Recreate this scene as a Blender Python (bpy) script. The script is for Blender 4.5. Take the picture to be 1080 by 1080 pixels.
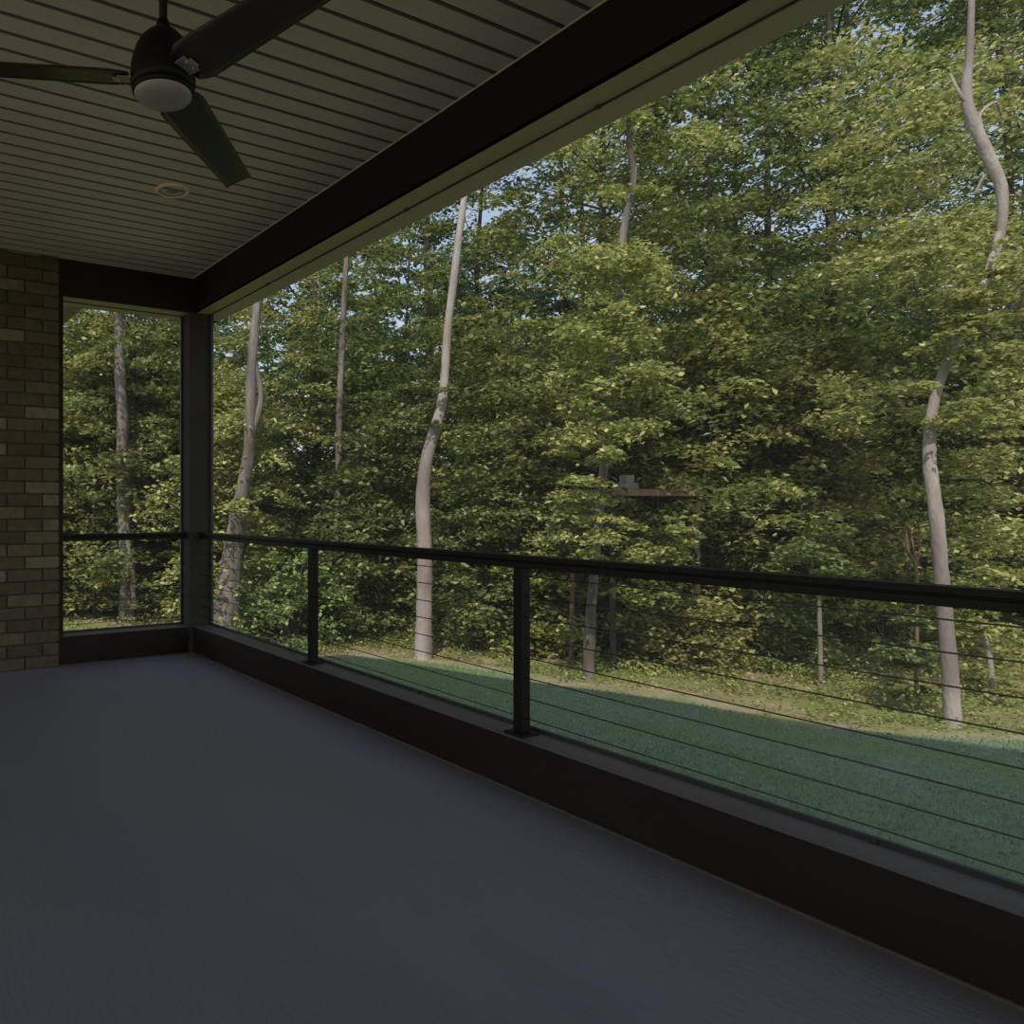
import bpy, bmesh, math, random
import numpy as np
from mathutils import Vector, Matrix

S = bpy.context.scene
for o in list(bpy.data.objects): bpy.data.objects.remove(o)

# ------------------------------------------------------------------ camera
CAM_H = 1.15
F, PX, PY = 805.0, 285.0, 535.0            # focal length and principal point of the 1080 px frame
AL = math.atan2(440.0, F)
SN, CS = math.sin(AL), math.cos(AL)
cd = bpy.data.cameras.new('camera'); cam = bpy.data.objects.new('camera', cd)
S.collection.objects.link(cam); S.camera = cam
cam.location = (0, 0, CAM_H); cam.rotation_euler = (math.pi/2, 0, -AL)
cd.sensor_width = 36; cd.sensor_fit = 'HORIZONTAL'; cd.lens = F/1080*36
cd.shift_x = (540-PX)/1080; cd.shift_y = (PY-540)/1080
cd.clip_start = .05; cd.clip_end = 500

# ------------------------------------------------------------------ sky, sun, exposure
SUN_TO = Vector((-.70, -.55, 1.0)).normalized()
w = bpy.data.worlds.new('sky'); S.world = w; w.use_nodes = True
nt = w.node_tree; bg = nt.nodes['Background']
sky = nt.nodes.new('ShaderNodeTexSky'); sky.sky_type = 'NISHITA'; sky.sun_disc = False
sky.sun_elevation = math.asin(SUN_TO.z); sky.sun_rotation = math.atan2(SUN_TO.x, SUN_TO.y)
sky.air_density = 1.3; sky.dust_density = 1.5; sky.ozone_density = 2.0
hz_ = nt.nodes.new('ShaderNodeMixRGB'); hz_.inputs[0].default_value = .62; hz_.inputs[2].default_value = (1.25, 1.22, 1.18, 1)   # thin white haze over the blue
nt.links.new(sky.outputs[0], hz_.inputs[1]); nt.links.new(hz_.outputs[0], bg.inputs[0]); bg.inputs[1].default_value = 0.75
ld = bpy.data.lights.new('sun', 'SUN'); sun = bpy.data.objects.new('sun', ld); S.collection.objects.link(sun)
ld.energy = 7.4; ld.angle = math.radians(.6); ld.color = (1.0, .90, .74)
sun.rotation_euler = (-SUN_TO).to_track_quat('-Z', 'Y').to_euler(); sun.location = (-20, -10, 30)
S.view_settings.view_transform = 'Standard'; S.view_settings.look = 'None'
S.view_settings.gamma = 1.0; S.view_settings.use_curve_mapping = False
S.view_settings.exposure = -1.27

# ------------------------------------------------------------------ helpers
C = S.collection
def P(x, y, d):                      # point seen at photo pixel x, y that lies d metres ahead
    r = (x-PX)/F*d
    return Vector((r*CS + d*SN, -r*SN + d*CS, CAM_H + (PY-y)/F*d))

def obj(name, me, mat=None, parent=None):
    if isinstance(me, bmesh.types.BMesh):
        b = me; me = bpy.data.meshes.new(name); b.normal_update(); b.to_mesh(me); b.free()
    o = bpy.data.objects.new(name, me); C.objects.link(o)
    if mat and not me.materials: me.materials.append(mat)
    if parent:
        o.parent = parent
        o.matrix_parent_inverse = Matrix.Translation(-Vector(parent.location)) if parent.type == 'EMPTY' else Matrix()
    return o
def tag(o, label, cat=None, group=None, kind=None):
    o['label'] = label
    if cat: o['category'] = cat
    if group: o['group'] = group
    if kind: o['kind'] = kind
    return o
def struct(name, me, mat, label=None):
    o = obj(name, me, mat); o['kind'] = 'structure'
    if label: o['label'] = label
    return o
def thing(name, label, cat, loc, group=None):
    o = bpy.data.objects.new(name, None); C.objects.link(o); o.location = loc
    o.empty_display_size = .2
    return tag(o, label, cat, group)
def box(b, x0, x1, y0, y1, z0, z1, bev=0.0):
    r = bmesh.ops.create_cube(b, size=1.0)
    bmesh.ops.scale(b, vec=(x1-x0, y1-y0, z1-z0), verts=r['verts'])
    bmesh.ops.translate(b, vec=((x0+x1)/2, (y0+y1)/2, (z0+z1)/2), verts=r['verts'])
    if bev:
        es = list({e for v in r['verts'] for e in v.link_edges})
        bmesh.ops.bevel(b, geom=es, offset=bev, segments=2, affect='EDGES', profile=.5)
def bx(*a, bev=0.0):
    b = bmesh.new(); box(b, *a, bev=bev); return b
def tube(b, pts, rad, n=10, cap=True):
    pts = [Vector(p) for p in pts]
    if not hasattr(rad, '__len__'): rad = [rad]*len(pts)
    rings = []
    prev = None
    for i, p in enumerate(pts):
        t = (pts[min(i+1, len(pts)-1)] - pts[max(i-1, 0)]).normalized()
        if prev is None:
            u = t.cross(Vector((0, 0, 1)) if abs(t.z) < .9 else Vector((1, 0, 0))).normalized()
        else:
            u = (prev - t*prev.dot(t)).normalized()
        prev = u; v = t.cross(u)
        rings.append([b.verts.new(p + (u*math.cos(a)+v*math.sin(a))*rad[i]) for a in [2*math.pi*k/n for k in range(n)]])
    for a, c in zip(rings, rings[1:]):
        for k in range(n):
            f = b.faces.new((a[k], a[(k+1) % n], c[(k+1) % n], c[k])); f.smooth = True
    if cap:
        b.faces.new(rings[0][::-1]); b.faces.new(rings[-1])
def lathe(b, prof, c=(0, 0, 0), n=48, smooth=True):
    c = Vector(c); rings = []
    for r, z in prof:
        if r < 1e-6: rings.append([b.verts.new(c+Vector((0, 0, z)))])
        else: rings.append([b.verts.new(c+Vector((r*math.cos(2*math.pi*k/n), r*math.sin(2*math.pi*k/n), z))) for k in range(n)])
    for a, d in zip(rings, rings[1:]):
        for k in range(n):
            k2 = (k+1) % n
            if len(a) == 1: f = b.faces.new((a[0], d[k2], d[k]))
            elif len(d) == 1: f = b.faces.new((a[k], a[k2], d[0]))
            else: f = b.faces.new((a[k], a[k2], d[k2], d[k]))
            f.smooth = smooth

# ------------------------------------------------------------------ materials
def mat(name, col, rough=.6, metal=0.0, spec=.5):
    m = bpy.data.materials.new(name); m.use_nodes = True
    p = m.node_tree.nodes['Principled BSDF']
    p.inputs['Base Color'].default_value = (*col, 1); p.inputs['Roughness'].default_value = rough
    p.inputs['Metallic'].default_value = metal; p.inputs['Specular IOR Level'].default_value = spec
    return m
def noisy(name, c1, c2, scale=8, rough=.7, bump=.0, detail=6, stretch=(1, 1, 1), spec=.5, c3=None, scale3=1.0, lo=.35, hi=.65, bscale=None, rvar=0):
    m = mat(name, c1, rough, spec=spec); t = m.node_tree; p = t.nodes['Principled BSDF']
    tc = t.nodes.new('ShaderNodeTexCoord'); mp = t.nodes.new('ShaderNodeMapping'); mp.inputs['Scale'].default_value = stretch
    t.links.new(tc.outputs['Object'], mp.inputs[0])
    n = t.nodes.new('ShaderNodeTexNoise'); n.inputs['Scale'].default_value = scale; n.inputs['Detail'].default_value = detail
    n.inputs['Roughness'].default_value = .6
    t.links.new(mp.outputs[0], n.inputs['Vector'])
    r = t.nodes.new('ShaderNodeValToRGB'); t.links.new(n.outputs['Fac'], r.inputs[0])
    r.color_ramp.elements[0].position = lo; r.color_ramp.elements[0].color = (*c1, 1)
    r.color_ramp.elements[1].position = hi; r.color_ramp.elements[1].color = (*c2, 1)
    out = r.outputs[0]
    if c3:
        n3 = t.nodes.new('ShaderNodeTexNoise'); n3.inputs['Scale'].default_value = scale3; n3.inputs['Detail'].default_value = 3
        t.links.new(mp.outputs[0], n3.inputs['Vector'])
        mr = t.nodes.new('ShaderNodeMapRange'); mr.inputs[1].default_value = .42; mr.inputs[2].default_value = .62
        t.links.new(n3.outputs['Fac'], mr.inputs[0])
        mx = t.nodes.new('ShaderNodeMixRGB'); t.links.new(mr.outputs[0], mx.inputs[0]); t.links.new(out, mx.inputs[1])
        mx.inputs[2].default_value = (*c3, 1); out = mx.outputs[0]
    t.links.new(out, p.inputs['Base Color'])
    if rvar:
        mr = t.nodes.new('ShaderNodeMapRange'); mr.inputs[3].default_value = rough-rvar; mr.inputs[4].default_value = rough+rvar
        t.links.new(n.outputs['Fac'], mr.inputs[0]); t.links.new(mr.outputs[0], p.inputs['Roughness'])
    if bump:
        nb = t.nodes.new('ShaderNodeTexNoise'); nb.inputs['Scale'].default_value = bscale or scale*3; nb.inputs['Detail'].default_value = 4
        t.links.new(mp.outputs[0], nb.inputs['Vector'])
        b = t.nodes.new('ShaderNodeBump'); b.inputs['Strength'].default_value = bump; b.inputs['Distance'].default_value = .02
        t.links.new(nb.outputs['Fac'], b.inputs['Height']); t.links.new(b.outputs[0], p.inputs['Normal'])
    return m
def leafmat(name, a, b, c, trans=.42, rough=.5):
    m = bpy.data.materials.new(name); m.use_nodes = True; t = m.node_tree
    p = t.nodes['Principled BSDF']; out = t.nodes['Material Output']
    g = t.nodes.new('ShaderNodeNewGeometry'); r = t.nodes.new('ShaderNodeValToRGB')
    e = r.color_ramp.elements; e[0].color = (*a, 1); e[1].color = (*c, 1); e[0].position = .1; e[1].position = .97
    k = e.new(.6); k.color = (*b, 1)
    oi = t.nodes.new('ShaderNodeObjectInfo')
    hs = t.nodes.new('ShaderNodeHueSaturation')
    mr = t.nodes.new('ShaderNodeMapRange'); mr.inputs[3].default_value = .489; mr.inputs[4].default_value = .520; hs.inputs['Saturation'].default_value = .90
    mv = t.nodes.new('ShaderNodeMapRange'); mv.inputs[3].default_value = .8; mv.inputs[4].default_value = 1.2
    t.links.new(oi.outputs['Random'], mr.inputs[0]); t.links.new(oi.outputs['Random'], mv.inputs[0])
    t.links.new(mr.outputs[0], hs.inputs['Hue']); t.links.new(mv.outputs[0], hs.inputs['Value'])
    t.links.new(g.outputs['Random Per Island'], r.inputs[0]); t.links.new(r.outputs[0], hs.inputs['Color'])
    t.links.new(hs.outputs[0], p.inputs['Base Color']); p.inputs['Roughness'].default_value = rough
    p.inputs['Specular IOR Level'].default_value = .35
    tr = t.nodes.new('ShaderNodeBsdfTranslucent'); t.links.new(hs.outputs[0], tr.inputs[0])
    mx = t.nodes.new('ShaderNodeMixShader'); mx.inputs[0].default_value = trans
    t.links.new(p.outputs[0], mx.inputs[1]); t.links.new(tr.outputs[0], mx.inputs[2]); t.links.new(mx.outputs[0], out.inputs[0])
    return m
M = {}
M['concrete'] = noisy('brushed_concrete', (.190, .180, .222), (.240, .228, .270), 1.6, .55, .12, 8, stretch=(1, .35, 1), c3=(.205, .195, .21), scale3=.7, bscale=60, rvar=.08)
M['ceiling'] = noisy('painted_ceiling_board', (.62, .52, .42), (.68, .575, .465), 3, .42, .0, stretch=(.3, 4, 1))
M['groove'] = mat('ceiling_groove_shade', (.20, .165, .13), .8)  # board colour darkened to put the shade of the recess into it
M['bronze'] = noisy('dark_bronze_trim', (.016, .0105, .0075), (.022, .015, .011), 4, .55, .05, stretch=(1, .2, 1), spec=.2)
M['sill'] = noisy('grey_sill_cap', (.095, .080, .080), (.12, .102, .10), 6, .5, .05)
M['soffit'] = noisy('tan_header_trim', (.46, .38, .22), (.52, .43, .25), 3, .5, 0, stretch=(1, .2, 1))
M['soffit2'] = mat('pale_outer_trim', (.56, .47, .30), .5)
M['eave'] = noisy('warm_eave_board', (.40, .25, .17), (.47, .31, .22), 5, .6, 0, stretch=(.3, 3, 1))
M['rail'] = mat('black_powder_coated_rail', (.010, .008, .006), .5, spec=.2)
M['steel'] = mat('cable_steel', (.09, .09, .09), .35, .8)
M['track'] = mat('screen_track', (.03, .03, .03), .5)
M['mortar'] = noisy('mortar', (.05, .042, .026), (.07, .058, .038), 30, .9, .3)
M['fan_body'] = mat('fan_black_bronze', (.004, .0035, .003), .5, spec=.25)
M['fan_blade'] = noisy('fan_blade_dark_wood', (.030, .024, .016), (.045, .035, .024), 5, .22, 0, stretch=(1, 1, 1))
M['bracket'] = mat('fan_bracket_metal', (.50, .40, .30), .3, .6)
M['lens'] = mat('frosted_lens', (.36, .33, .30), .35)
M['ringm'] = mat('warm_light_trim', (.95, .66, .46), .3)
M['baffle'] = mat('downlight_baffle', (.16, .12, .12), .3, .5)
M['bulb'] = mat('downlight_bulb', (.20, .17, .18), .25)
M['base'] = mat('brown_floor_bead', (.085, .062, .045), .7)
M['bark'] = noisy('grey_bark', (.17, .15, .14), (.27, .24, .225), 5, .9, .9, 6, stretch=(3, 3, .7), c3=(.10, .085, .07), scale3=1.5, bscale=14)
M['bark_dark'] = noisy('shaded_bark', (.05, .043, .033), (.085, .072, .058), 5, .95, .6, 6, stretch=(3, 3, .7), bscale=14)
M['bark_pale'] = noisy('pale_bark', (.34, .30, .285), (.46, .41, .39), 4, .9, .6, 6, stretch=(3, 3, 1), c3=(.24, .205, .20), scale3=.8, bscale=14)
M['bark_red'] = noisy('reddish_bark', (.15, .09, .065), (.22, .145, .11), 6, .9, .9, 6, stretch=(3, 3, .7))
M['leaf'] = leafmat('leaf_green', (.11, .18, .05), (.24, .31, .085), (.52, .54, .19))
M['leaf_y'] = leafmat('leaf_yellow_green', (.20, .25, .06), (.42, .43, .12), (.74, .68, .28))
M['leaf_d'] = leafmat('leaf_deep_green', (.08, .15, .055), (.14, .23, .08), (.28, .36, .14))
M['grass'] = leafmat('grass_blade', (.19, .29, .17), (.26, .37, .22), (.36, .46, .28), .4)
M['weed'] = leafmat('weed_leaf', (.20, .26, .05), (.34, .36, .10), (.52, .48, .20), .4)
M['lawn'] = noisy('lawn_turf', (.14, .215, .125), (.20, .28, .175), 5, .95, .6, 8, stretch=(1.6, 1, 1), c3=(.15, .23, .08), scale3=.8, bscale=70)
M['litter'] = noisy('woodland_floor', (.24, .20, .10), (.38, .32, .19), 3, .95, .6, 9, c3=(.18, .22, .06), scale3=.9, bscale=30)
M['sand'] = noisy('bare_sandy_edge', (.27, .24, .15), (.36, .32, .22), 6, .95, .4, 8, c3=(.22, .24, .09), scale3=2)
M['roof'] = mat('roof_shingle', (.08, .075, .07), .9)
M['cedar'] = noisy('deck_lumber', (.30, .20, .145), (.38, .26, .195), 3, .8, 0, stretch=(.3, 4, 1))
M['siding'] = mat('grey_siding', (.34, .32, .32), .8)
# bricks: tint per brick
m = mat('tan_brick', (.2, .15, .1), .85); t = m.node_tree; p = t.nodes['Principled BSDF']
g = t.nodes.new('ShaderNodeNewGeometry'); r = t.nodes.new('ShaderNodeValToRGB')
t.links.new(g.outputs['Random Per Island'], r.inputs[0])
e = r.color_ramp.elements; e[0].color = (.085, .060, .030, 1); e[1].color = (.21, .175, .11, 1); q = e.new(.8); q.color = (.125, .095, .052, 1)
nz = t.nodes.new('ShaderNodeTexNoise'); nz.inputs['Scale'].default_value = 14; nz.inputs['Detail'].default_value = 5
tc = t.nodes.new('ShaderNodeTexCoord'); t.links.new(tc.outputs['Object'], nz.inputs['Vector'])
mx = t.nodes.new('ShaderNodeMixRGB'); mx.blend_type = 'MULTIPLY'; mx.inputs[0].default_value = .5
rr = t.nodes.new('ShaderNodeValToRGB'); rr.color_ramp.elements[0].position = .3; rr.color_ramp.elements[0].color = (.45, .42, .38, 1); rr.color_ramp.elements[1].position = .6
t.links.new(nz.outputs['Fac'], rr.inputs[0]); t.links.new(r.outputs[0], mx.inputs[1]); t.links.new(rr.outputs[0], mx.inputs[2]); t.links.new(mx.outputs[0], p.inputs['Base Color'])
bn = t.nodes.new('ShaderNodeBump'); bn.inputs['Strength'].default_value = .5; bn.inputs['Distance'].default_value = .01; t.links.new(nz.outputs['Fac'], bn.inputs['Height']); t.links.new(bn.outputs[0], p.inputs['Normal'])
M['brick'] = m
# insect screen: fine dark mesh that lets most light through
m = bpy.data.materials.new('insect_screen_mesh'); m.use_nodes = True; t = m.node_tree
tr = t.nodes.new('ShaderNodeBsdfTransparent'); mx = t.nodes.new('ShaderNodeMixShader'); mx.inputs[0].default_value = .12
p = t.nodes['Principled BSDF']; p.inputs['Base Color'].default_value = (.26, .26, .27, 1); p.inputs['Roughness'].default_value = .5
t.links.new(tr.outputs[0], mx.inputs[1]); t.links.new(p.outputs[0], mx.inputs[2]); t.links.new(mx.outputs[0], t.nodes['Material Output'].inputs[0])
M['mesh'] = m

# ------------------------------------------------------------------ the porch shell (metres, floor at 0)
WX, WY = 2.352, 5.571          # inner faces of the right opening and of the far wall
SX, SY = 2.505, 5.724          # planes of the insect screens
CZ = 2.955; BZ = 2.685; KZ = .214; GZ = -.85
BX = 1.304                     # edge of the brickwork
YB = -3.0; XL = -4.0
struct('floor', bx(XL, 2.50, YB, 5.80, -.25, 0, bev=.004), M['concrete'])
struct('slab_edge', bx(XL, 2.52, YB, 5.82, GZ-.2, -.25), M['mortar'])['label'] = 'concrete foundation under the porch slab'
# ceiling of narrow boards running across the porch, a real groove between each pair
b = bmesh.new()
pitch = .1155; y = 1.989 - pitch*45
ygr = []
while y < WY+.2:
    ygr.append(y); y += pitch
gw, gd = .0105, .016
prof = []
for k, gy in enumerate(ygr[:-1]):
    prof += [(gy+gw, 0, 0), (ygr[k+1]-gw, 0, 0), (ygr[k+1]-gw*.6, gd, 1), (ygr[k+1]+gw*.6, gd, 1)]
va = [b.verts.new((XL, y, CZ+z)) for y, z, _ in prof]; vb = [b.verts.new((2.50, y, CZ+z)) for y, z, _ in prof]
for i in range(len(prof)-1):
    f = b.faces.new((va[i], va[i+1], vb[i+1], vb[i]))
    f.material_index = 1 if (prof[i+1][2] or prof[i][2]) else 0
box(b, XL, 2.50, ygr[0], WY+.2, CZ+.03, CZ+.12)
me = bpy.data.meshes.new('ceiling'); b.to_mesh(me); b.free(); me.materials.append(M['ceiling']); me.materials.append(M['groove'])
struct('ceiling', me, None)
# roof over the porch: gable whose rake faces the lawn
b = bmesh.new()
RX = 2.62; sl = .44; yr = -1.8; ye = 6.35; ze = 3.12
zr = ze + (ye-yr)*sl; y2 = yr-(ye-yr)
pr = [(ye, ze), (yr, zr), (y2, ze)]
def prism(b, pts, x0, x1):
    A = [b.verts.new((x0, y, z)) for y, z in pts]; B = [b.verts.new((x1, y, z)) for y, z in pts]
    n = len(pts)
    for i in range(n): b.faces.new((A[i], A[(i+1) % n], B[(i+1) % n], B[i]))
    b.faces.new(A[::-1]); b.faces.new(B)
prism(b, [(ye, ze), (yr, zr), (y2, ze), (y2, ze+.16), (yr, zr+.18), (ye, ze+.16)], XL-.3, 2.95)
struct('roof', b, M['roof'], 'dark shingled gable roof over the porch')
b = bmesh.new(); prism(b, [(WY+.28, 3.08), (WY+.28, 3.1+.25), (yr, zr-.02), (y2+.6, 3.3), (y2+.6, 3.08)], 2.50, 2.64)
struct('wall_gable', b, M['siding'], 'gable wall above the lawn-side header')
# headers
b = bmesh.new(); box(b, WX, WX+.03, YB, WY+.19, BZ, CZ+.004); struct('trim_1', b, M['bronze'], 'dark bronze header face along the lawn side')
b = bmesh.new(); box(b, WX+.002, SX-.004, YB, WY+.02, BZ-.0, BZ+.03); box(b, WX+.028, SX-.004, YB, WY, BZ+.02, 3.08)
struct('trim_2', b, M['soffit'], 'tan underside board of the lawn-side header')
b = bmesh.new(); box(b, SX+.004, 2.647, YB, WY+.26, BZ-.004, 3.08); struct('trim_3', b, M['soffit2'], 'paler outer board of the lawn-side header')
b = bmesh.new(); box(b, BX, WX, WY, WY+.03, BZ, CZ+.004); struct('trim_4', b, M['bronze'], 'dark bronze header face over the far screen')
b = bmesh.new(); box(b, BX, WX+.15, WY+.03, SY-.004, BZ, 3.08); box(b, BX-.3, 2.647, SY+.004, WY+.27, BZ-.004, 3.08)
struct('trim_5', b, M['soffit'], 'tan underside board of the far header')
# thin pale line where the ceiling meets the header
b = bmesh.new(); box(b, WX-.005, WX, YB, WY, CZ-.005, CZ+.002); box(b, BX, WX, WY-.003, WY, CZ-.003, CZ+.002)
struct('trim_6', b, M['ceiling'], 'narrow ceiling bead along the headers')
# kick beams with a grey sill cap
b = bmesh.new(); box(b, WX, SX+.012, YB, WY+.0, .0, KZ-.004, bev=.001); struct('trim_7', b, M['bronze'], 'dark bronze kick beam under the lawn-side screen')
b = bmesh.new(); box(b, WX+.001, SX+.012, YB, WY+.0, KZ-.004, KZ, bev=.001); struct('trim_8', b, M['sill'], 'grey sill cap on the lawn-side kick beam')
b = bmesh.new(); box(b, BX, WX-.0, WY, SY+.012, 0, KZ-.004, bev=.001); struct('trim_9', b, M['bronze'], 'dark kick beam under the far screen')
b = bmesh.new(); box(b, BX, WX-.0, WY+.001, SY+.012, KZ-.004, KZ, bev=.001); struct('trim_10', b, M['sill'], 'grey sill cap on the far kick beam')
b = bmesh.new(); box(b, WX-.016, WX, YB, WY-.016, 0, .012, bev=.003); box(b, BX, WX, WY-.016, WY, 0, .010, bev=.003)
struct('baseboard_right', b, M['base'], 'thin brown bead where floor meets the kick beams')
# corner post
b = bmesh.new(); box(b, 2.322, 2.508, WY-.004, WY+.19, 0, BZ, bev=.004)
for (x0, x1, y0, y1) in ((2.316, 2.514, WY-.010, WY+.196),): box(b, x0, x1, y0, y1, 0, .10, bev=.003)
struct('trim_11', b, noisy('post_wrap', (.040, .034, .030), (.050, .043, .038), 3, .7, spec=.15), 'square dark corner post between the two screens')
# brick wall
b = bmesh.new()
rng = random.Random(4); ch = .0889; bl = .2440; jt = .011
rows = int(3.05/ch)+1
for i in range(rows):
    z0 = i*ch; z1 = min(z0+ch-jt, CZ+.06)
    if z1 <= z0+.01: continue
    x = BX - (bl/2 if i % 2 else 0)
    spans = ([(BX-bl/2+jt, BX)] if i % 2 else [])
    while x > -1.3:
        spans.append((x-bl+jt, x)); x -= bl
    for a, c in spans:
        dd = rng.uniform(-.003, .003)
        box(b, a, c, WY-.006+dd, WY+.20, z0+jt/2, z1+jt/2, bev=.0025)
struct('wall_far', b, M['brick'])
struct('wall_core', bx(-1.3, BX-.006, WY+.003, WY+.197, 0, 3.06), M['mortar'], 'mortar joints of the brick wall')
# dark frame strip against the brick
b = bmesh.new(); box(b, BX, BX+.032, WY-.003, SY+.012, KZ, BZ, bev=.002); struct('trim_12', b, M['bronze'], 'dark jamb strip between brick and far screen')
# house eave past the far screen
b = bmesh.new(); box(b, -3.0, 1.52, WY+.28, 7.4, 2.70, 2.72); box(b, 1.52, 1.55, WY+.28, 7.4, 2.68, 2.86); box(b, -3, 1.5, WY+.28, 7.4, 2.72, 2.84)
struct('eave', b, M['eave'], 'warm tan house eave beyond the far screen')

# ------------------------------------------------------------------ screens
def screen(label, x0, x1, y0, y1, z0, z1, along):
    t = thing('screen_panel', label, 'screen', ((x0+x1)/2, (y0+y1)/2, z0), 'fixed insect screens of the porch')
    b = bmesh.new()
    if along == 'y': vs = [(x0, y0, z0), (x0, y1, z0), (x0, y1, z1), (x0, y0, z1)]
    else: vs = [(x0, y0, z0), (x1, y0, z0), (x1, y0, z1), (x0, y0, z1)]
    b.faces.new([b.verts.new(v) for v in vs]); obj('insect_screen', b, M['mesh'], t)
    b = bmesh.new(); h = .011
    if along == 'y':
        box(b, x0-h*.5, x0+h, y0, y1, z0, z0+.014); box(b, x0-h*.4, x0+h*.4, y0, y1, z1-.006, z1)
        box(b, x0-h, x0+h, y0, y0+.014, z0, z1); box(b, x0-h, x0+h, y1-.014, y1, z0, z1)
    else:
        box(b, x0, x1, y0-h*.5, y0+h, z0, z0+.014); box(b, x0, x1, y0-h*.4, y0+h*.4, z1-.006, z1)
        box(b, x0, x0+.012, y0-h, y0+h, z0, z1); box(b, x1-.012, x1, y0-h, y0+h, z0, z1)
    obj('screen_track', b, M['track'], t)
    return t
t = screen('tall black insect screen filling the long opening beside the lawn', SX, SX, YB, WY-.01, KZ, BZ, 'y')
for yy in (.1, 1.05, 1.72, 3.0, 4.3):
    obj('track_joint', bx(SX-.016, SX-.004, yy, yy+.012, KZ, KZ+.018), M['track'], t)
for yy in (1.0, 1.95, 3.1, 4.6):
    obj('track_joint', bx(SX-.014, SX+.004, yy, yy+.02, BZ-.010, BZ), M['track'], t)
screen('narrow insect screen between the brick wall and the corner post', BX+.034, 2.320, SY, SY, KZ, BZ, 'x')

# ------------------------------------------------------------------ cable railings
RXc = 2.425
CABZ = [.866, .783, .699, .615, .532, .449, .366, .284]
def railing(label, axis, a0, a1, cst, posts, loc):
    t = thing('cable_railing', label, 'railing', loc, 'black cable railings inside the screens')
    def rb(u0, u1, w0, w1, z0, z1, bev=.0):
        return bx(cst+w0, cst+w1, u0, u1, z0, z1, bev=bev) if axis == 'y' else bx(u0, u1, cst+w0, cst+w1, z0, z1, bev=bev)
    obj('top_rail', rb(a0, a1, -.032, .032, .931, .952, .003), M['rail'], t)
    obj('lower_rail', rb(a0, a1, -.022, .022, .900, .925, .002), M['rail'], t)
    obj('rail_spacer', rb(a0, a1, -.012, .012, .924, .932), M['rail'], t)
    for u in posts:
        p = obj('post', rb(u-.024, u+.024, -.024, .024, KZ+.008, .901, .003), M['rail'], t)
        q = obj('base_plate', rb(u-.05, u+.05, -.048, .048, KZ+.0005, KZ+.009, .001), M['rail'], p)
    for z in CABZ:
        b = bmesh.new()
        tube(b, [(cst, a0, z), (cst, a1, z)] if axis == 'y' else [(a0, cst, z), (a1, cst, z)], .0024, 6)
        obj('cable', b, M['steel'], t)
railing('long black cable railing on the sill beside the lawn', 'y', YB+.02, WY-.012, RXc, [2.27, 3.90, .66, -.95, -2.55], (RXc, 1.3, KZ))
railing('short black cable railing between the brick wall and corner post', 'x', BX+.034, 2.316, WY+.075, [], (1.8, WY+.075, KZ))

# ------------------------------------------------------------------ ceiling fan
HX, HY, HZ = .82, 2.173, 2.45
t = thing('ceiling_fan', 'black three-blade ceiling fan with a round frosted light hanging from ceiling', 'fan', (HX, HY, HZ-.06))
b = bmesh.new(); lathe(b, [(0, CZ-.001), (.068, CZ-.001), (.068, CZ-.02), (.055, CZ-.05), (.02, CZ-.07), (0, CZ-.07)], (HX, HY, 0)); obj('canopy', b, M['fan_body'], t)
b = bmesh.new(); tube(b, [(HX, HY, CZ-.07), (HX, HY, 2.58)], .0125, 16); obj('downrod', b, M['fan_body'], t)
b = bmesh.new()
lathe(b, [(0, 2.615), (.018, 2.615), (.021, 2.60), (.030, 2.585), (.050, 2.572), (.068, 2.553), (.081, 2.53), (.091, 2.50), (.096, 2.475), (.098, 2.45), (.098, 2.425), (.096, 2.412), (.090, 2.408), (0, 2.408)], (HX, HY, 0), 64)
obj('motor_housing', b, M['fan_body'], t)
b = bmesh.new(); lathe(b, [(.090, 2.41), (.093, 2.405), (.0925, 2.396), (.088, 2.393), (0, 2.393)], (HX, HY, 0), 64); lt = obj('light_ring', b, M['fan_body'], t)
b = bmesh.new(); lathe(b, [(.087, 2.397), (.086, 2.390), (.078, 2.381), (.062, 2.3745), (.040, 2.371), (0, 2.370)], (HX, HY, 0), 64); obj('lamp_lens', b, M['lens'], t)
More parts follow.
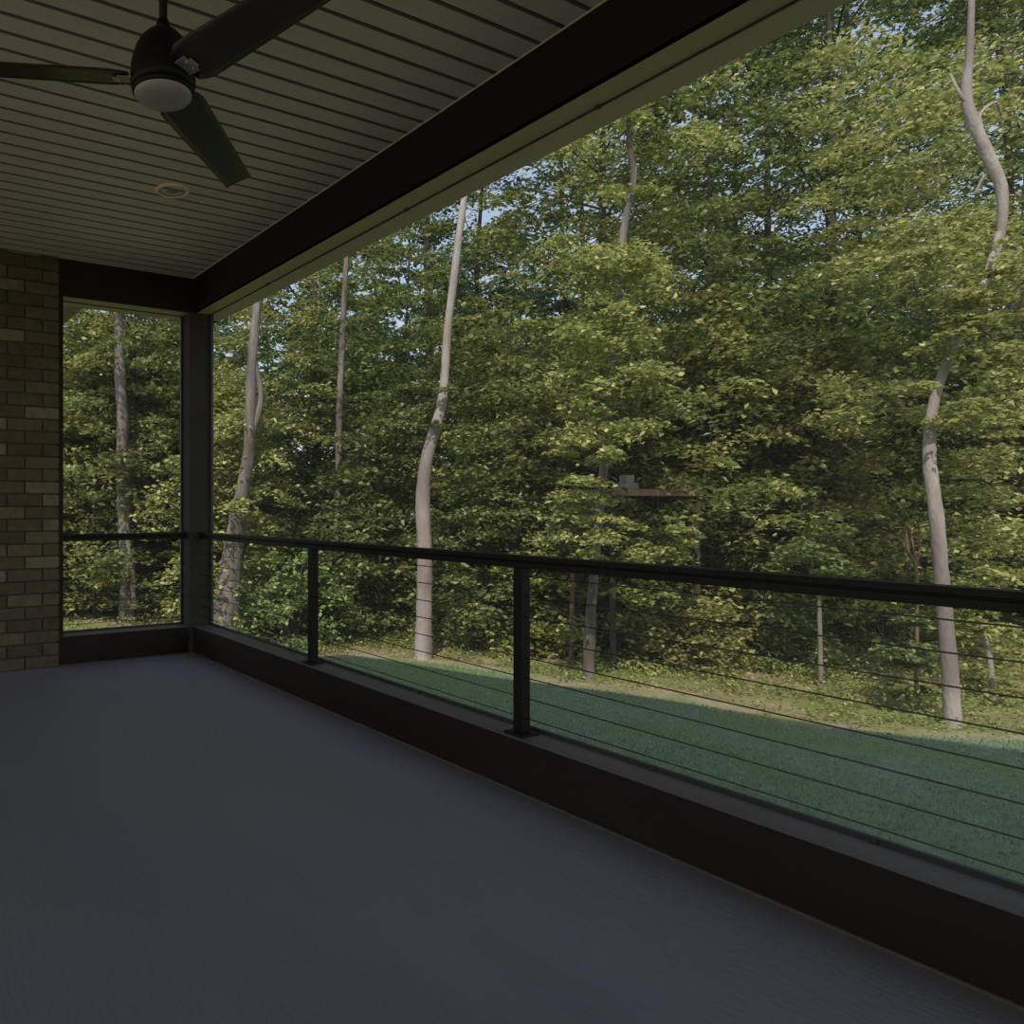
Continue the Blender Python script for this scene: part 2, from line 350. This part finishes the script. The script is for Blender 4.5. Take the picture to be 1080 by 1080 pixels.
def blade(ang):
    a = math.radians(ang); b = bmesh.new()
    L0, L1 = .10, .75; n = 24; th = .004; pitch_ = math.radians(-14)
    top = []; bot = []
    for i in range(n+1):
        s = i/n; x = L0 + (L1-L0)*s
        hw = .078*(1-s) + .056*s
        if s < .10: hw *= .72+.28*math.sin(s/.10*math.pi/2)
        xe = x + 0
        rt = []; rb_ = []
        for k in range(7):
            v = -1+2*k/6
            yy = hw*v; xx = xe
            if s > .9: xx = xe + .012*(s-.9)/.1*v
            cam_ = .004*(1-v*v)
            z = yy*math.sin(pitch_)*(1-.25*s); y2_ = yy*math.cos(pitch_)
            rt.append((xx, y2_, z+cam_+th/2)); rb_.append((xx, y2_, z+cam_-th/2))
        top.append(rt); bot.append(rb_)
    T = [[b.verts.new(v) for v in r_] for r_ in top]; B = [[b.verts.new(v) for v in r_] for r_ in bot]
    for i in range(n):
        for k in range(6):
            b.faces.new((T[i][k], T[i+1][k], T[i+1][k+1], T[i][k+1])).smooth = True
            b.faces.new((B[i][k], B[i][k+1], B[i+1][k+1], B[i+1][k])).smooth = True
        b.faces.new((T[i][0], B[i][0], B[i+1][0], T[i+1][0])); b.faces.new((T[i][6], T[i+1][6], B[i+1][6], B[i][6]))
    for k in range(6):
        b.faces.new((T[0][k], T[0][k+1], B[0][k+1], B[0][k])); b.faces.new((T[n][k], B[n][k], B[n][k+1], T[n][k+1]))
    mt = Matrix.Translation((HX, HY, 2.437)) @ Matrix.Rotation(a, 4, 'Z')
    b.transform(mt); bl_ = obj('blade', b, M['fan_blade'], t)
    b = bmesh.new(); box(b, .088, .135, -.030, .030, -.006, -.001, bev=.001); box(b, .125, .150, -.016, .016, -.009, -.004, bev=.001)
    for sx in (-.014, .014):
        r_ = bmesh.ops.create_uvsphere(b, u_segments=8, v_segments=6, radius=.004, matrix=Matrix.Translation((.128, sx, -.009)))
    b.transform(mt @ Matrix.Rotation(pitch_, 4, 'X')); obj('blade_bracket', b, M['bracket'], bl_)
for a in (46, -73, 158): blade(a)

# recessed light
LX, LY = 1.60, 4.087
t = thing('recessed_light', 'round recessed downlight with a warm metal trim set in the ceiling', 'light', (LX, LY, CZ))
b = bmesh.new(); lathe(b, [(.070, CZ+.004), (.074, CZ-.004), (.084, CZ-.009), (.097, CZ-.006), (.101, CZ-.001), (.101, CZ+.001)], (LX, LY, 0), 48); obj('trim_ring', b, M['ringm'], t)
b = bmesh.new(); lathe(b, [(.073, CZ-.003), (.062, CZ+.004), (.052, CZ+.009), (.052, CZ+.0115), (0, CZ+.0118)], (LX, LY, 0), 48); obj('baffle', b, M['baffle'], t)
b = bmesh.new(); lathe(b, [(.047, CZ+.011), (.043, CZ+.003), (.030, CZ-.002), (0, CZ-.004)], (LX, LY, 0), 32); obj('bulb', b, M['bulb'], t)

# ------------------------------------------------------------------ ground
def edge_x(y):
    y = max(-6, min(13, y)); return -.55*max(0, y-8.2)**1.5 + 8.42 - .44*(y-2.6) + .25*math.sin(y*1.1) + .12*math.sin(y*2.7+1)
def gz(x, y):
    k = max(0.0, x-edge_x(y)-3.0)
    return GZ + .02*math.sin(x*.9+y*.5) + .015*math.sin(y*1.7-x) + min(1.2, .02*k*k*.3)
def ground_mesh(name, xs, fy):
    b = bmesh.new(); G = []
    for i, yy in enumerate(fy):
        G.append([b.verts.new((x, yy, gz(x, yy))) for x in xs(yy)])
    for r1, r2 in zip(G, G[1:]):
        for k in range(len(r1)-1): b.faces.new((r1[k], r1[k+1], r2[k+1], r2[k])).smooth = True
    return b
fy = [-30 + .5*i for i in range(0, 150)]
fy = [y for y in fy if y <= 40]
def clampx(y): return edge_x(max(-6, min(13, y)))
struct('lawn', ground_mesh('lawn', lambda y: [-40+(clampx(y)+40)*i/60 for i in range(61)], fy), M['lawn'], 'green mown lawn between porch and woods')
struct('bounce_paving', bx(-16, XL-.01, -12, 14, -.12, -.03), M['sand'], 'unseen pale paving added beside the porch to bounce warm light')  # unseen pale ground, added so sunlight bounces warmly onto the ceiling
struct('sand_edge', ground_mesh('sand', lambda y: [clampx(y)+.42*i/2 for i in range(3)], fy), M['sand'], 'bare sandy strip where lawn meets woods')
struct('woodland_floor', ground_mesh('wood', lambda y: [clampx(y)+.42+(60-clampx(y))*(i/50)**1.6 for i in range(51)], fy), M['litter'], 'leaf littered ground under the trees')

# ------------------------------------------------------------------ leaf meshes
def leaf_mesh(name, centers, length, width, up=None, tilt=.5, seed=0, mat_=None, fold=.18, blade_=False):
    rs = np.random.RandomState(seed); n = len(centers)
    nr = rs.normal(0, 1, (n, 3))*tilt; nr[:, 2] += 1.0
    if up is not None: nr += up
    nr /= np.linalg.norm(nr, axis=1)[:, None]
    az = rs.uniform(0, 2*np.pi, n); a = np.stack([np.cos(az), np.sin(az), -.25*np.ones(n)], 1)
    a -= nr*np.sum(a*nr, 1)[:, None]; a /= np.linalg.norm(a, axis=1)[:, None]
    bb = np.cross(nr, a)
    L = length*rs.uniform(.65, 1.3, n)[:, None]; W = width*rs.uniform(.7, 1.25, n)[:, None]
    v = np.empty((n, 4, 3))
    v[:, 0] = centers - a*L*.5; v[:, 2] = centers + a*L*.5
    v[:, 1] = centers + bb*W*.5 + nr*W*fold + a*L*.05; v[:, 3] = centers - bb*W*.5 + nr*W*fold + a*L*.05
    return raw_quads(name, v, mat_)
def raw_quads(name, v, mat_):
    n = len(v); me = bpy.data.meshes.new(name)
    me.vertices.add(n*4); me.vertices.foreach_set('co', v.reshape(-1).astype(np.float32))
    me.loops.add(n*4); me.loops.foreach_set('vertex_index', np.arange(n*4, dtype=np.int32))
    me.polygons.add(n); me.polygons.foreach_set('loop_start', np.arange(0, n*4, 4, dtype=np.int32))
    me.polygons.foreach_set('loop_total', np.full(n, 4, dtype=np.int32))
    me.update(calc_edges=True)
    if mat_: me.materials.append(mat_)
    return me
def spray_leaves(rs, c, r, n, thick=.12, droop=.25):
    """leaves of one flat spray of twigs around c"""
    ang = rs.uniform(0, 2*np.pi, n); q = np.sqrt(rs.uniform(0, 1, n))*r
    el = rs.uniform(.6, 1.0); rot = rs.uniform(0, np.pi)
    x = q*np.cos(ang); y = q*np.sin(ang)*el
    # gather into finger-like twigs
    k = 7; ph = rs.uniform(0, 6.28)
    wob = .5+.5*np.cos(k*ang+ph); x *= .6+.4*wob; y *= .6+.4*wob
    z = rs.normal(0, thick*.5, n)*r - droop*(q/r)**2*r + .05
    return np.stack([c[0]+x*np.cos(rot)-y*np.sin(rot), c[1]+x*np.sin(rot)+y*np.cos(rot), c[2]+z], 1)

def crown_asset(seed, H, zlo, R, nsp, lps, leaf, mat_, shape='oval', thin=4.8, keep=.42):
    """foliage and limbs of one tree standing at the origin"""
    rs = np.random.RandomState(seed); cs = []; b = bmesh.new()
    trunk_r = .0052*H
    zs = [0, .25*H, .5*H, .75*H, .95*H]
    wx = np.cumsum(rs.normal(0, .03*H*.25, 5)); wy = np.cumsum(rs.normal(0, .03*H*.25, 5)); wx -= wx[0]; wy -= wy[0]
    def axis(z): return np.array([np.interp(z, zs, wx), np.interp(z, zs, wy), z])
    tp = [axis(z) for z in np.linspace(-.2, .95*H, 10)]
    tube(b, tp, list(np.linspace(trunk_r*1.25, trunk_r*.25, 10)), 8)
    for i in range(nsp):
        s = (i+rs.uniform(0, 1))/nsp; z = zlo + (H-zlo)*s
        if z > thin and rs.uniform() > keep: continue
        if shape == 'oval': Rz = R*max(.16, math.sin(math.pi*min(1, .18+.82*s)))**.7
        else: Rz = R*(1-.8*s)
        a = rs.uniform(0, 2*np.pi); rr = Rz*rs.uniform(.25, 1.0)
        c = axis(z) + np.array([rr*math.cos(a), rr*math.sin(a), rs.normal(0, .15)])
        cs.append(spray_leaves(rs, c, rs.uniform(.38, .78)*(.6+.4*R/2.2), lps, .16))
        if i % 3 == 0:
            p0 = axis(max(.3, z-rr*.45)); mid = (p0+c)/2+np.array([0, 0, .12])
            tube(b, [p0, mid, c], [.008+.006*rr, .006+.004*rr, .004], 5, cap=False)
    cen = np.concatenate(cs)
    lm = leaf_mesh('leaves', cen, leaf, leaf*.62, tilt=.42, seed=seed+1, mat_=mat_)
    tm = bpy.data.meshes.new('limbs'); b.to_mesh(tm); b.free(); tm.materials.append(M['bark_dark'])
    return lm, tm
def shrub_asset(seed, R, Hh, n, leaf, mat_):
    rs = np.random.RandomState(seed); b = bmesh.new(); cs = []
    for i in range(n):
        u = rs.normal(0, 1, 3); u /= np.linalg.norm(u); u[2] = abs(u[2])
        c = u*np.array([R, R, Hh])*rs.uniform(.45, 1.0)+np.array([0, 0, .05])
        cs.append(spray_leaves(rs, c, rs.uniform(.16, .34), 60, .35))
        if i % 3 == 0: tube(b, [(rs.normal(0, .05), rs.normal(0, .05), -.05), tuple(c*np.array([.4, .4, .55])), tuple(c)], [.011, .007, .003], 4, cap=False)
    lm = leaf_mesh('leaves', np.concatenate(cs), leaf, leaf*.6, tilt=.55, seed=seed+1, mat_=mat_)
    tm = bpy.data.meshes.new('stems'); b.to_mesh(tm); b.free(); tm.materials.append(M['bark'])
    return lm, tm

def plant(name, label, cat, group, loc, rz, sc, lm, tm, stem='trunk'):
    r_ = thing(name, label, cat, loc, group); r_.rotation_euler = (0, 0, rz); r_.scale = (sc, sc, sc)
    for nm, me in ((stem, tm), ('foliage', lm)):
        o = bpy.data.objects.new(nm, me); C.objects.link(o); o.parent = r_
    return r_
def ahead(lat, d):                     # lateral offset (right positive) and distance ahead of the viewer -> ground x, y
    return (lat*CS+d*SN, -lat*SN+d*CS)

rg = random.Random(11)
AS = [crown_asset(10+i, H, zl, R, ns, 115, .105, mt) for i, (H, zl, R, ns, mt) in enumerate([
    (13, .6, 2.3, 400, M['leaf']), (15, .8, 2.5, 430, M['leaf_d']), (12, .5, 2.2, 380, M['leaf_y']), (16, 1.2, 2.6, 430, M['leaf'])])]
YG = [crown_asset(60+i, H, .25, R, ns, 84, .095, mt) for i, (H, R, ns, mt) in enumerate([
    (4.2, 1.25, 120, M['leaf_y']), (3.2, 1.1, 90, M['leaf']), (5.2, 1.35, 150, M['leaf_y'])])]
FAR = [crown_asset(40+i, H, zl, R, ns, 80, .20, mt, thin=7, keep=.5) for i, (H, zl, R, ns, mt) in enumerate([
    (9.5, .0, 3.0, 230, M['leaf_d']), (11, .0, 3.2, 250, M['leaf'])])]
SH = [shrub_asset(70+i, R, H, n, .075, mt) for i, (R, H, n, mt) in enumerate([
    (.8, 1.1, 60, M['leaf_y']), (1.0, 1.5, 80, M['leaf']), (.6, .7, 40, M['weed']), (1.1, 1.9, 95, M['leaf_y'])])]

TR = [(120, 13.3, 95), (245, 11.2, 45), (356, 12.6, 22), (455, 10.4, 40), (678, 9.4, 50)]
def ok_clear(x, y, frac=1.0):           # keep young trees and shrubs from standing right in front of the picked-out trunks
    d = x*SN + y*CS; r_ = x*CS - y*SN
    return not any(d < td and abs(PX+F*r_/d - tx) < tw*frac for tx, td, tw in TR)
# middle rank of trees
n = 0
for d, step, lat0, lat1 in ((11.5, 2.5, -6.0, 13), (14.5, 2.7, -7.5, 16), (18.5, 3.2, -9, 20)):
    lat = lat0
    while lat < lat1:
        dd = d + rg.uniform(-.9, .9); x, y = ahead(lat+rg.uniform(-.5, .5), dd)
        if x > edge_x(y)+1.6 and ok_clear(x, y, 1.6) and not (dd < 17 and PX+F*(x*CS-y*SN)/(x*SN+y*CS) < 62):
            k = rg.randrange(4); lm, tm = AS[k]
            plant('woodland_tree', 'leafy green woodland tree crowding close behind the pale-trunked trees at the lawn edge', 'tree', 'trees of the woods', (x, y, gz(x, y)-.05), rg.uniform(0, 6.28), rg.uniform(.85, 1.12), lm, tm); n += 1
        lat += step*rg.uniform(.85, 1.15)
for d, step, lat0, lat1 in ((24, 4.2, -12, 26), (30, 4.5, -15, 34), (38, 4.5, -18, 42)):
    lat = lat0
    while lat < lat1:
        x, y = ahead(lat, d+rg.uniform(-1.5, 1.5)); lm, tm = FAR[rg.randrange(2)]
        plant('woodland_tree', 'dark distant tree filling the depth of the woods', 'tree', 'far trees of the woods', (x, y, gz(x, y)-.05), rg.uniform(0, 6.28), rg.uniform(.85, 1.1), lm, tm)
        lat += step*rg.uniform(.85, 1.15)

# young trees leafy down to the ground
for i in range(34):
    d = rg.uniform(9.6, 15.0); lat = (i+.5)/34*17.5-5+rg.uniform(-.3, .3); x, y = ahead(lat, d)
    if x < edge_x(y)+1.0 or not ok_clear(x, y): continue
    lm, tm = YG[rg.randrange(3)]
    plant('young_tree', 'bushy young tree leafy down to the ground behind the lawn edge', 'tree', 'young trees at the edge of the woods', (x, y, gz(x, y)-.05), rg.uniform(0, 6.28), rg.uniform(.8, 1.15), lm, tm)
for i in range(9):
    x, y = ahead((rg.uniform(60, 200)-PX)/F*(14.6+i*.4), 14.6+i*.4); lm, tm = YG[i % 3]
    plant('young_tree', 'bushy young tree leafy down to the ground behind the lawn edge', 'tree', 'young trees at the edge of the woods', (x, y, gz(x, y)-.05), rg.uniform(0, 6.28), rg.uniform(.8, 1.15), lm, tm)
# shrubs
for i in range(46):
    if i < 26: d = rg.uniform(8.6, 12.5); lat = rg.uniform(-5, 9.5)
    else: d = rg.uniform(12, 17); lat = rg.uniform(-7, 13)
    x, y = ahead(lat, d)
    if x < edge_x(y)+1.0 or not ok_clear(x, y): continue
    lm, tm = SH[rg.randrange(4)]
    plant('woodland_shrub', 'low leafy shrub growing under the trees at the edge of the woods', 'shrub', 'shrubs under the trees', (x, y, gz(x, y)-.03), rg.uniform(0, 6.28), rg.uniform(.8, 1.25), lm, tm, 'stems')

# ------------------------------------------------------------------ the pale trunks one can pick out
def smooth(pts, rad, k=6):
    P_ = []; R_ = []
    n_ = len(pts)
    for i in range(n_-1):
        p0, p1, p2, p3 = [Vector(pts[max(0, min(n_-1, j))]) for j in (i-1, i, i+1, i+2)]
        for s in range(k):
            u = s/k
            P_.append(.5*((2*p1)+(p2-p0)*u+(2*p0-5*p1+4*p2-p3)*u*u+(3*p1-p0-3*p2+p3)*u**3)); R_.append(rad[i]*(1-u)+rad[i+1]*u)
    P_.append(Vector(pts[-1])); R_.append(rad[-1])
    return P_, R_
def trunk_tree(label, pts, bark, limbs=(), sprays=(), leaf=.074, lm='leaf', seed=0, name='tree'):
    """pts: (px, py, distance, radius)"""
    W = [P(a, c, d) for a, c, d, r_ in pts]; base = W[0].copy(); base.z = gz(base.x, base.y)
    W[0].z = base.z-.1
    t = thing(name, label, 'tree', base)
    rad = [r_ for *_, r_ in pts]
    W = [base+(w_-base) for w_ in W]
    PP, RR = smooth(W, rad)
    rs = random.Random(seed); b = bmesh.new()
    RR = [r_*(1+rs.uniform(-.05, .05)) for r_ in RR]
    RR[0] *= 1.35
    tube(b, PP, RR, 14); obj('trunk', b, bark, t)
    for lb in limbs:
        Q, R2 = smooth([P(a, c, d) for a, c, d, r_ in lb], [r_ for *_, r_ in lb], 4)
        b = bmesh.new(); tube(b, Q, R2, 8); obj('branch', b, bark, t)
    nrs = np.random.RandomState(seed+5); cs = []
    for (x0, x1, y0, y1, d0, d1, cnt, lps, rr) in sprays:
        for _ in range(cnt):
            c = P(rs.uniform(x0, x1), rs.uniform(y0, y1), rs.uniform(d0, d1))
            cs.append(spray_leaves(nrs, np.array(c), rr*rs.uniform(.7, 1.3), int(lps*1.6), .14))
    if cs:
        obj('foliage', leaf_mesh('leaves', np.concatenate(cs), leaf, leaf*.62, tilt=.4, seed=seed, mat_=M[lm]), None, t)
    return t
trunk_tree('crooked pale trunk at far right, leaning right then bending back near its top',
    [(1006, 766, 6.95, .070), (1001, 700, 6.95, .062), (993, 610, 6.95, .058), (987, 540, 6.95, .055), (980, 480, 7.0, .052), (986, 420, 7.0, .040), (1012, 350, 7.0, .036), (1050, 270, 7.0, .028), (1057, 205, 7.0, .044), (1042, 164, 7.0, .050), (1020, 108, 7.0, .044), (1023, 50, 7.0, .028), (1026, -40, 7.0, .02)],
    M['bark_pale'], limbs=[[(1022, 112, 7.0, .024), (1012, 98, 7.0, .016), (1002, 78, 7.1, .008)], [(1038, 158, 7.0, .018), (1036, 138, 7.0, .014), (1034, 120, 7.0, .012), (1050, 108, 7.0, .012), (1056, 122, 7.05, .009)], [(1054, 245, 7.0, .03), (1040, 290, 6.95, .022), (1028, 320, 6.9, .016)],
    [(1052, 180, 7, .02), (1038, 186, 7.05, .014), (1028, 206, 7.1, .01)]],
    sprays=[(965, 1075, 285, 452, 6.65, 6.9, 26, 70, .24), (860, 1075, 40, 300, 7.6, 10, 90, 70, .42), (900, 1075, 215, 330, 6.6, 8.5, 34, 70, .38), (880, 1075, 400, 470, 7.4, 8.6, 20, 70, .36), (1000, 1080, 470, 620, 7.6, 9, 26, 70, .36)], lm='leaf_y', seed=1)
trunk_tree('straight grey trunk standing behind the railing, left of the far-right crooked one',
    [(620, 716, 8.85, .074), (623, 650, 8.85, .058), (627, 600, 8.85, .052), (636, 500, 8.9, .048), (645, 400, 8.9, .052), (652, 300, 8.9, .046), (658, 240, 8.9, .042), (668, 190, 8.9, .034), (663, 140, 8.9, .028), (664, 60, 8.9, .02)],
    M['bark'], limbs=[[(658, 240, 8.9, .028), (668, 200, 8.85, .02), (671, 176, 8.85, .014)]],
    sprays=[(600, 690, 262, 470, 7.9, 8.7, 70, 70, .36), (590, 645, 470, 590, 7.9, 8.7, 20, 70, .30), (640, 720, 548, 640, 8.6, 9.1, 14, 60, .26), (590, 760, 20, 220, 8.7, 11, 70, 70, .42), (585, 720, 235, 320, 9.1, 10.5, 30, 70, .38), (560, 740, 330, 470, 9.2, 11, 34, 70, .4)], lm='leaf_y', seed=2)
trunk_tree('tall slim grey trunk bending near mid height, rising to the header',
    [(446, 706, 10.1, .125), (447, 650, 10.1, .105), (448, 590, 10.1, .098), (446, 530, 10.1, .094), (449, 490, 10.1, .082), (458, 455, 10.1, .075), (467, 420, 10.1, .062), (472, 350, 10.1, .052), (478, 300, 10.1, .052), (484, 250, 10.1, .046), (490, 205, 10.1, .042), (498, 140, 10.1, .036)],
    M['bark_pale'], limbs=[], sprays=[(440, 500, 310, 470, 9.6, 10.0, 10, 60, .2), (380, 560, 230, 330, 11, 13, 16, 60, .4), (380, 560, 330, 480, 10.8, 13, 34, 70, .42)], lm='leaf', seed=3)
trunk_tree('thickest reddish grey trunk seen just right of the corner post',
    [(238, 694, 10.9, .26), (239, 650, 10.9, .20), (243, 600, 10.9, .165), (252, 540, 10.9, .11), (262, 480, 10.9, .085), (264, 430, 10.9, .078), (266, 380, 10.9, .072), (272, 320, 10.9, .065), (280, 270, 10.9, .06), (286, 200, 10.9, .05)],
    M['bark'], limbs=[[(262, 470, 10.9, .05), (275, 425, 10.9, .045), (272, 395, 10.9, .04), (262, 360, 10.9, .035)]],
    sprays=[(225, 340, 290, 470, 11.3, 13.5, 40, 70, .42)], lm='leaf_y', seed=4)
trunk_tree('grey trunk seen through the narrow far screen',
    [(134, 662, 13.0, .14), (133, 620, 13.0, .12), (131, 560, 13.0, .11), (129, 500, 13.0, .105), (129, 440, 13.0, .10), (127, 400, 13.0, .095), (126, 340, 13.0, .08), (128, 280, 13.0, .07)],
    M['bark'], limbs=[[(131, 560, 12.95, .06), (138, 590, 12.9, .055), (142, 640, 12.9, .05)]],
    sprays=[(60, 200, 330, 480, 13.3, 15, 40, 70, .42), (60, 200, 480, 600, 13.4, 15, 26, 70, .42), (142, 200, 560, 655, 12.3, 13.5, 22, 60, .28), (70, 118, 575, 640, 13.4, 15, 20, 60, .3)], lm='leaf', seed=5)
trunk_tree('thin bluish grey trunk between the thick leaning trunk and the bent slim one',
    [(352, 690, 12.5, .075), (354, 600, 12.5, .068), (357, 500, 12.5, .06), (358, 430, 12.5, .055), (362, 340, 12.5, .05), (366, 260, 12.5, .04)], M['bark'], sprays=[(290, 430, 260, 420, 12.8, 14.5, 36, 70, .42)], lm='leaf', seed=6)
for k, (lab, pts) in enumerate([
    ('slender reddish trunk just right of the bent slim one', [(476, 690, 11.5, .035), (478, 640, 11.5, .033), (478, 600, 11.5, .03), (482, 550, 11.5, .02)]),
    ('slender reddish trunk close to the left of the straight grey one', [(602, 700, 9.8, .032), (603, 650, 9.8, .03), (604, 610, 9.8, .026), (601, 575, 9.8, .018)]),
    ('slender dim trunk right of the straight grey one', [(697, 700, 12, .05), (699, 640, 12, .045), (703, 560, 12, .04), (708, 460, 12, .03)]),
    ('thin pale sapling trunk standing in the middle of the woods edge', [(735, 712, 11.5, .03), (733, 650, 11.5, .027), (731, 600, 11.5, .024), (734, 520, 11.5, .018)]),
    ('thin grey sapling trunk under the rail, left of the crooked trunk', [(866, 735, 8.6, .028), (865, 680, 8.6, .024), (864, 640, 8.6, .022), (862, 600, 8.6, .016)]),
    ('dead forked reddish sapling left of the crooked pale trunk', [(966, 745, 8.0, .018), (967, 650, 8.0, .017), (966, 600, 8.0, .016), (958, 580, 8.0, .012), (955, 552, 8.0, .010)]),
]):
    lb = [[(966, 600, 8.0, .014), (970, 575, 8.0, .011), (969, 550, 8.0, .007)], [(966, 596, 8.0, .014), (962, 570, 8.0, .012), (957, 555, 8.0, .010)]] if 'dead' in lab else []
    x_, y_, d_ = pts[-1][:3]
    trunk_tree(lab, pts, M['bark_red'] if 'reddish' in lab else M['bark'], limbs=lb, sprays=[(940, 992, 650, 742, 7.3, 7.8, 16, 60, .2)] if 'dead' in lab else [(x_-28, x_+28, y_-45, y_+12, d_-.4, d_+.4, 14, 60, .26)], seed=20+k, name='sapling')
# leaning snag at far right
trunk_tree('short pale leaning snag right of the crooked trunk', [(1050, 726, 7.9, .032), (1043, 692, 7.9, .028), (1037, 668, 7.9, .026), (1033, 650, 7.9, .016)], M['bark_pale'], sprays=[(1015, 1075, 655, 735, 7.5, 8.3, 16, 40, .16)], lm='leaf_y', seed=31, name='snag')

# ------------------------------------------------------------------ far deck of a neighbouring house
A0 = P(646, 519, 9.4); A1 = P(742, 519, 9.7)
u = (A1-A0).normalized(); wv = Vector((-u.y, u.x, 0))
gd_ = gz(A0.x, A0.y)
t = thing('wooden_platform', 'small raised wooden platform glimpsed between the trees in the middle', 'platform', ((A0.x+A1.x)/2, (A0.y+A1.y)/2, gd_))
def obox(l0, l1, w0, w1, z0, z1, bev=.003):
    b = bmesh.new(); box(b, l0, l1, w0, w1, z0, z1, bev=bev)
    b.transform(Matrix.Translation((A0.x, A0.y, 0)) @ Matrix.Rotation(math.atan2(u.y, u.x), 4, 'Z')); return b
Ld = (A1-A0).length; zd = A0.z
obj('fascia_board', obox(0, Ld, 0, .03, zd-.045, zd+.040), M['cedar'], t)
obj('platform_floor', obox(0, Ld, .03, .8, zd+.015, zd+.040), M['cedar'], t)
for q in (.02, Ld-.07):
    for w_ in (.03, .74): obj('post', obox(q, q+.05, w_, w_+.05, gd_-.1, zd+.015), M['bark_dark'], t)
t = thing('stepped_block', 'pale grey block with a narrower top standing on the raised wooden platform', 'block', (A0.x+u.x*.35+wv.x*.2, A0.y+u.y*.35+wv.y*.2, zd+.04))
obj('block_base', obox(.24, .46, .10, .30, zd+.040, zd+.12, .01), M['siding'], t); obj('block_top', obox(.30, .42, .13, .27, zd+.12, zd+.22, .01), M['siding'], t)

# ------------------------------------------------------------------ grass and weeds
rs = np.random.RandomState(3)
N = 70000
yy = rs.uniform(-.5, 9.5, N); xx = 2.7 + (rs.uniform(0, 1, N)**.8)*6.3
ex = 8.42 - .44*(yy-2.6) + .25*np.sin(yy*1.1) + .12*np.sin(yy*2.7+1)
k = xx < ex+.1; xx = xx[k]; yy = yy[k]; n_ = len(xx)
zz = GZ + .02*np.sin(xx*.9+yy*.5) + .015*np.sin(yy*1.7-xx)
hh = rs.uniform(.010, .024, n_)*(1+.4*np.sin(xx*2.1+yy*.7)); az = rs.uniform(0, 6.28, n_); lean = rs.uniform(0, .03, n_); la = rs.uniform(0, 6.28, n_)
v = np.empty((n_, 4, 3)); wd = .006
dx = np.cos(az)*wd; dy = np.sin(az)*wd
v[:, 0] = np.stack([xx-dx, yy-dy, zz-.005], 1); v[:, 1] = np.stack([xx+dx, yy+dy, zz-.005], 1)
tx = xx+lean*np.cos(la); ty = yy+lean*np.sin(la)
v[:, 2] = np.stack([tx+dx*.3, ty+dy*.3, zz+hh], 1); v[:, 3] = np.stack([tx-dx*.3, ty-dy*.3, zz+hh], 1)
tag(obj('grass', raw_quads('grass', v, M['grass'])), 'short green grass covering the shaded lawn', 'grass', kind='stuff')
N = 2600; cs = []
for i in range(N):
    y_ = rs.uniform(-1.5, 12.5); x_ = edge_x(y_) + .35 + rs.uniform(0, 1)**1.3*7.5
    h = rs.uniform(.03, .10) + .05*min(3, x_-edge_x(y_)) * rs.uniform(.3, 1.4)
    if rs.uniform() < .45 and x_-edge_x(y_) < 1.4: continue
    m_ = 34
    c = np.stack([x_+rs.normal(0, .10, m_), y_+rs.normal(0, .10, m_), gz(x_, y_)+rs.uniform(.0, 1, m_)*h+.01], 1); cs.append(c)
tag(obj('undergrowth', leaf_mesh('weeds', np.concatenate(cs), .042, .026, tilt=.6, seed=9, mat_=M['weed'])), 'low sunlit weeds covering the ground between lawn and trees', 'undergrowth', kind='stuff')
